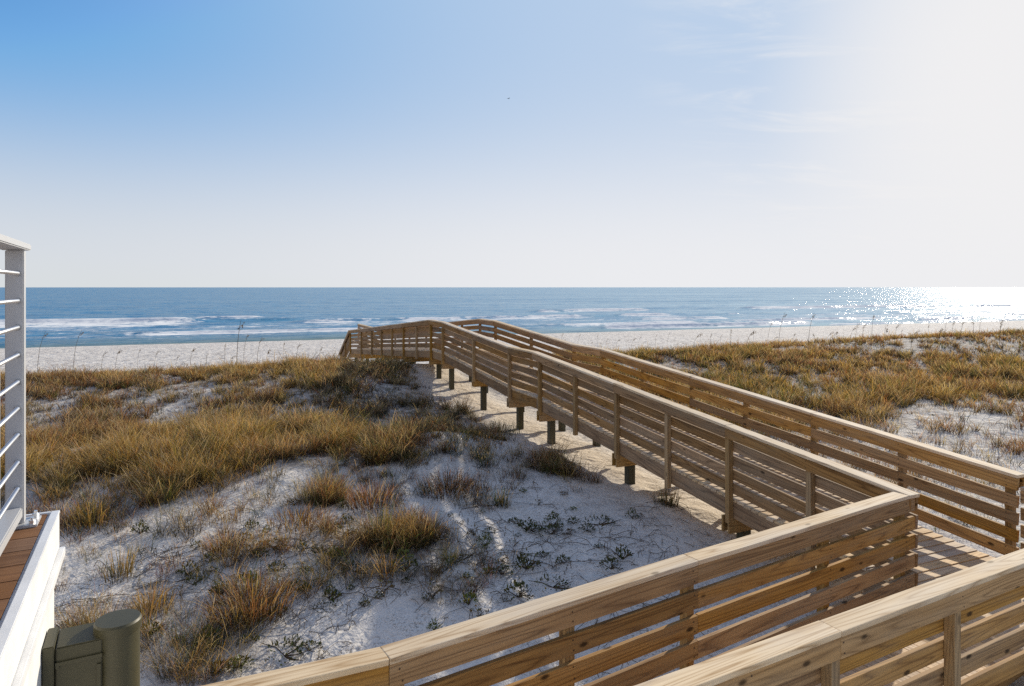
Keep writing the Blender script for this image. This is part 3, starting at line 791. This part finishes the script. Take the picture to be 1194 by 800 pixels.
# small fleshy plants on the open sand
def leafy(n, r, h, hue=(1, 1, 1)):
    bm = bmesh.new(); lay = bm.verts.layers.float_color.new('col')
    for i in range(n):
        a = random.uniform(0, 2 * PI); rr_ = r * random.random() ** .6; z = h * (1 - (rr_ / r) ** 2) * random.uniform(.4, 1.1) + .008
        L = random.uniform(.018, .034); Wl = L * random.uniform(.4, .6)
        M = Matrix.Translation((rr_ * math.cos(a), rr_ * math.sin(a), z)) @ Matrix.Rotation(a + random.uniform(-.9, .9), 4, 'Z') @ Matrix.Rotation(-random.uniform(.1, 1.1), 4, 'Y') @ Matrix.Rotation(random.uniform(-.5, .5), 4, 'X')
        pts = [(0, 0, 0), (L * .35, Wl * .5, .003), (L * .8, Wl * .42, .002), (L, 0, -.002), (L * .8, -Wl * .42, .002), (L * .35, -Wl * .5, .003)]
        vs_ = [bm.verts.new(M @ Vector(p)) for p in pts]
        k = random.uniform(.6, 1.4); g = random.random()
        cc = ((.045 * k + .05 * g * k) * hue[0], .075 * k * hue[1], .022 * k * hue[2], 1)
        for v in vs_: v[lay] = cc
        bm.faces.new(vs_[:4]); bm.faces.new([vs_[0], vs_[3], vs_[4], vs_[5]])
    for i in range(4 + n // 22):
        a = random.uniform(0, 2 * PI); r0 = r * random.uniform(.6, 1.5)
        n0 = len(bm.verts)
        add_tube(bm, [(0, 0, .0), (r0 * .5 * math.cos(a), r0 * .5 * math.sin(a), h * .35), (r0 * math.cos(a + .3), r0 * math.sin(a + .3), .012 + h * random.random() * .5)], [.004, .003, .0015], 5)
        bm.verts.ensure_lookup_table()
        for v in bm.verts[n0:]: v[lay] = (.09, .06, .035, 1)
    return bm_mesh('leafy_plant', bm)
LM = [leafy(60, .085, .06), leafy(95, .12, .08), leafy(42, .06, .05, (1.9, 2.1, 1.4)), leafy(80, .11, .05, (1.7, 1.0, 1.1)), leafy(130, .14, .11, (1.1, 1.25, 1)), leafy(26, .10, .10, (2.2, 1.5, 1.2)), leafy(60, .16, .04, (.8, .9, .9))]
for m_ in LM: m_.materials.append(LEAF)
def c4(lst, ox, oy, s=3.98): return [(ox + x / s, oy + y / s) for x, y in lst]
PL = c4([(430, 455), (345, 485), (245, 558), (415, 570), (495, 552), (550, 635), (20, 625), (155, 625), (385, 705), (605, 730), (215, 730), (660, 685), (40, 565), (10, 470)], 560, 480)
PL += c4([(230, 480), (445, 250), (65, 268), (575, 340), (345, 408), (415, 385), (185, 420), (25, 540), (20, 110)], 500, 600)
PL += c4([(465, 268), (590, 200), (515, 180), (670, 350), (545, 440), (365, 660), (55, 735), (480, 635), (545, 670), (155, 712), (800, 390), (935, 320), (585, 400), (410, 610)], 240, 600)
PL += c4([(1010, 735), (1110, 710), (720, 550), (275, 545), (650, 90), (700, 560), (965, 630), (830, 600)], 0, 600)
PL += [(1010, 510), (1050, 530), (1120, 500), (1150, 545), (1090, 485), (960, 500), (905, 487)]
for _ in range(95):
    px, py = random.uniform(200, 790), random.triangular(560, 780, 660)
    if py < 800 - (px - 265) * .31 - 25: PL.append((px, py))
for i, (px, py) in enumerate(PL):
    p = ground(px, py); j = random.choice([1, 0, 2, 3, 4, 0, 5, 6])
    o = bpy.data.objects.new('leafy_plant', LM[j]); col.objects.link(o)
    o.location = p; o.rotation_euler = (0, 0, random.uniform(0, 6.28)); s = random.uniform(.6, 1.6); o.scale = (s, s * random.uniform(.7, 1.2), s * random.uniform(.8, 1.7))
    if px > 880: tag(o, 'small dark green leafy plant on the sand patch right of the boardwalk', 'plant', 'leafy plants right of the boardwalk')
    elif px < 330: tag(o, 'small dark green leafy plant on the sand slope near the olive cabinet', 'plant', 'leafy plants near the house')
    else: tag(o, 'small dark green leafy plant on the shaded sand left of the boardwalk', 'plant', 'leafy plants in the boardwalk shade')

# dry stems and runners lying on the sand
V_, Q_ = [], []; off = 0
def runner(p, L, a, wig, r, rise=.02):
    pts = []; x, y = p
    n = 7
    for i in range(n):
        pts.append((x, y, float(terrain(x, y)) + .004 + rise * math.sin(PI * i / (n - 1)) + random.uniform(0, .012)))
        a += random.gauss(0, wig); x += math.cos(a) * L / n; y += math.sin(a) * L / n
    return pts
bm = bmesh.new(); cnt = 0
while cnt < 950:
    if random.random() < .75: px, py = random.uniform(70, 800), random.triangular(545, 790, 650)
    else: px, py = random.uniform(560, 1190), random.uniform(470, 640)
    k = (px - CX) / F; p = ground(px, py)
    Dw = p[0] * .918 + p[1] * .396 - 6.68
    if float(fbm(np.array(p[0] / 1.1 + 70), np.array(p[1] / 1.1), 2)) < -.06: continue
    add_tube(bm, runner((p[0], p[1]), random.choice([.08, .12, .2, .35, .6, .8]), random.uniform(0, 6.28), .35, .003, random.choice([.01, .03, .09])), random.uniform(.002, .0045), 4, False); cnt += 1
tag(link('dry_twigs', bm_mesh('dry_twigs', bm), TWIG), 'dry stems and runners scattered over the sand', 'twigs', kind='stuff')

# sea oats along the crests
def oat(h, bend, head):
    bm = bmesh.new(); lay = bm.verts.layers.float_color.new('col')
    pts = []; n = 8
    for i in range(n):
        t = i / (n - 1); pts.append((bend * t ** 2.4, 0, h * (t - .10 * bend * t ** 3)))
    add_tube(bm, pts, [.010 - .005 * i / (n - 1) for i in range(n)], 5)
    for v in bm.verts: v[lay] = (.20, .145, .07, 1)
    tip = Vector(pts[-1]); d = (tip - Vector(pts[-2])).normalized()
    for i in range(head):
        t = i / head; n0 = len(bm.verts)
        c = tip - d * .30 * (1 - t) + Vector((.10 * t ** 2, 0, -.05 * t ** 2)) + Vector((0, random.uniform(-.035, .035), random.uniform(-.03, .02)))
        L = .085; M = Matrix.Translation(c) @ Matrix.Rotation(random.uniform(0, 6.28), 4, 'Z') @ Matrix.Rotation(random.uniform(-.2, 1.0), 4, 'Y')
        q = [bm.verts.new(M @ Vector(p)) for p in ((0, 0, 0), (L * .5, .019, .006), (L, 0, 0), (L * .5, -.019, -.006))]
        k = random.uniform(.7, 1.3)
        for v in q: v[lay] = (.15 * k, .10 * k, .048 * k, 1)
        bm.faces.new(q)
    return bm_mesh('sea_oat', bm)
OM = [oat(1.30, .22, 22), oat(1.05, .34, 26), oat(1.55, .16, 18), oat(1.15, .10, 14), oat(.95, .42, 24), oat(1.75, .30, 20)]
for m_ in OM: m_.materials.append(GRASS)
OP = [(44, 428), (86, 424), (160, 424), (205, 422), (222, 420), (262, 418), (266, 425), (284, 419), (276, 428), (300, 418), (330, 418), (345, 421), (372, 416), (378, 418), (118, 428), (135, 423), (180, 426), (240, 424), (310, 424)]
OP += [(x + random.uniform(-5, 5), 401 - (x - 690) * .019 + random.uniform(-2, 5)) for x in np.linspace(640, 1190, 58)]
for i, (px, py) in enumerate(OP):
    p = ground(px, py + 6); m_ = OM[random.randrange(6)]
    o = bpy.data.objects.new('sea_oat', m_); col.objects.link(o); o.location = p - np.array([0, 0, .02])
    o.rotation_euler = (0, 0, random.gauss(.2, .7)); s = 1.55 if i in (0, 1, 9) else random.choice([.8, .95, 1.1, 1.3] if i < 19 else [.6, .7, .8, .9, 1.05]); o.scale = (s, s, s)
    if i < 19: tag(o, 'thin sea oat stalk with drooping seed head on the crest left of the boardwalk', 'sea oat', 'sea oats on the left crest')
    else: tag(o, 'thin sea oat stalk with drooping seed head on the crest right of the boardwalk', 'sea oat', 'sea oats on the right crest')

# a far bird
bm = bmesh.new()
prof = [(-.30, .005), (-.22, .035), (-.05, .07), (.10, .065), (.20, .035), (.26, .03), (.31, .006)]
add_tube(bm, [(x, 0, 0) for x, r in prof], [r for x, r in prof], 8)
for s in (-1, 1):
    q = [bm.verts.new(p) for p in ((.10, .04 * s, .02), (.13, .35 * s, .17), (-.02, .72 * s, .06), (-.06, .36 * s, .14), (-.10, .04 * s, .02))]
    bm.faces.new(q if s > 0 else q[::-1])
bird = link('seabird', bm_mesh('seabird', bm), flat('dark feathers', (.09, .085, .08), .7))
bird.location = ((593 - CX) / F * 170, 170, CZ + (335 - 115) / F * 170); bird.rotation_euler = (0, .1, .6)
tag(bird, 'tiny dark seabird gliding high in the clear sky', 'bird')

# ------------------------------------------------------------------ sky
w = bpy.data.worlds.new('World'); scn.world = w; w.use_nodes = True
nt = w.node_tree; nt.nodes.clear(); q = N(nt)
sky = q.n('ShaderNodeTexSky'); sky.sky_type = 'NISHITA'; sky.sun_disc = False
sky.sun_elevation = SUN_EL; sky.sun_rotation = SUN_AZ
sky.altitude = 0; sky.air_density = 1.0; sky.dust_density = .6; sky.ozone_density = 1.5
tc = q.n('ShaderNodeTexCoord'); Dv = tc.outputs['Generated']
dt = q.math('MAXIMUM', q.vmath('DOT_PRODUCT', Dv, tuple(SUN), 1), 0.0)
sepd = q.n('ShaderNodeSeparateXYZ'); q.l(Dv, sepd.inputs[0])
el = q.math('MAXIMUM', sepd.outputs[2], 0.0)
c = q.mix(1.0, sky.outputs[0], (.69, 1.26, 1.80), 'MULTIPLY')
mn = q.n('ShaderNodeVectorMath', operation='MINIMUM'); q.l(c, mn.inputs[0]); mn.inputs[1].default_value = (.85, 3.65, 7.5); c = mn.outputs[0]
# moist haze: thick along the horizon and around the sun
hz = q.math('MULTIPLY', .93, q.math('EXPONENT', q.math('MULTIPLY', -1.0, q.math('POWER', q.math('DIVIDE', el, .207), 2.4))))
gz_ = q.math('MULTIPLY', .55, q.ramp(dt, .25, 1.05))
GD = (math.sin(math.radians(43)) * math.cos(math.radians(14)), math.cos(math.radians(43)) * math.cos(math.radians(14)), math.sin(math.radians(14)))
g3 = q.ramp(q.vmath('DOT_PRODUCT', Dv, GD, 1), .915, .993)
pl_ = q.n('ShaderNodeCombineXYZ'); dz = q.math('ADD', el, .10)
q.l(q.math('DIVIDE', sepd.outputs[0], dz), pl_.inputs[0]); q.l(q.math('DIVIDE', sepd.outputs[1], dz), pl_.inputs[1])
cl = q.noise(q.vmath('MULTIPLY', pl_.outputs[0], (.8, 1.9, 1)), 1.7, 8, .6, .6)
clf = q.math('MULTIPLY', q.math('MULTIPLY', q.ramp(cl, .46, .74), q.ramp(dt, .90, .975)), .8)
inv = q.math('MULTIPLY', q.math('SUBTRACT', 1.0, hz), q.math('SUBTRACT', 1.0, gz_))
inv = q.math('MULTIPLY', q.math('MULTIPLY', inv, q.math('SUBTRACT', 1.0, g3)), q.math('SUBTRACT', 1.0, clf))
warm = q.mix(q.ramp(dt, .3, .97), (7.35, 7.5, 7.65), (8.7, 8.65, 8.75))
c = q.mix(q.math('SUBTRACT', 1.0, inv), c, warm)
back = q.vmath('DOT_PRODUCT', Dv, tuple(SUN), 1)          # added warm pale glow opposite the sun, out of view, lifts the shade
c = q.mix(q.math('MULTIPLY', .62, q.ramp(q.math('MULTIPLY', back, -1.0), -.15, .55)), c, (8.2, 7.5, 6.9))
bg = q.n('ShaderNodeBackground'); q.l(c, bg.inputs['Color']); bg.inputs['Strength'].default_value = .10
wo = q.n('ShaderNodeOutputWorld'); q.l(bg.outputs[0], wo.inputs[0])

sl = bpy.data.lights.new('sun', 'SUN'); sl.energy = 5.0; sl.angle = math.radians(.55); sl.color = (1.0, .90, .735)
so = bpy.data.objects.new('sun', sl); col.objects.link(so); so.location = (20, 20, 30)
so.rotation_euler = SUN.to_track_quat('Z', 'Y').to_euler()

# ------------------------------------------------------------------ camera
cam = bpy.data.cameras.new('camera'); co = bpy.data.objects.new('camera', cam); col.objects.link(co)
co.location = (0, 0, CZ); co.rotation_euler = (PI / 2, 0, 0)
cam.sensor_width = 36; cam.lens = F * 36 / 1194; cam.shift_y = -65 / 1194
cam.clip_start = .05; cam.clip_end = 100000
scn.camera = co
scn.view_settings.view_transform = 'Standard'; scn.view_settings.look = 'None'; scn.view_settings.exposure = 0
scn.render.engine = 'CYCLES'
scn.cycles.use_denoising = False
scn.cycles.max_bounces = 6; scn.cycles.diffuse_bounces = 3; scn.cycles.glossy_bounces = 2; scn.cycles.transmission_bounces = 3
scn.cycles.sample_clamp_indirect = 6
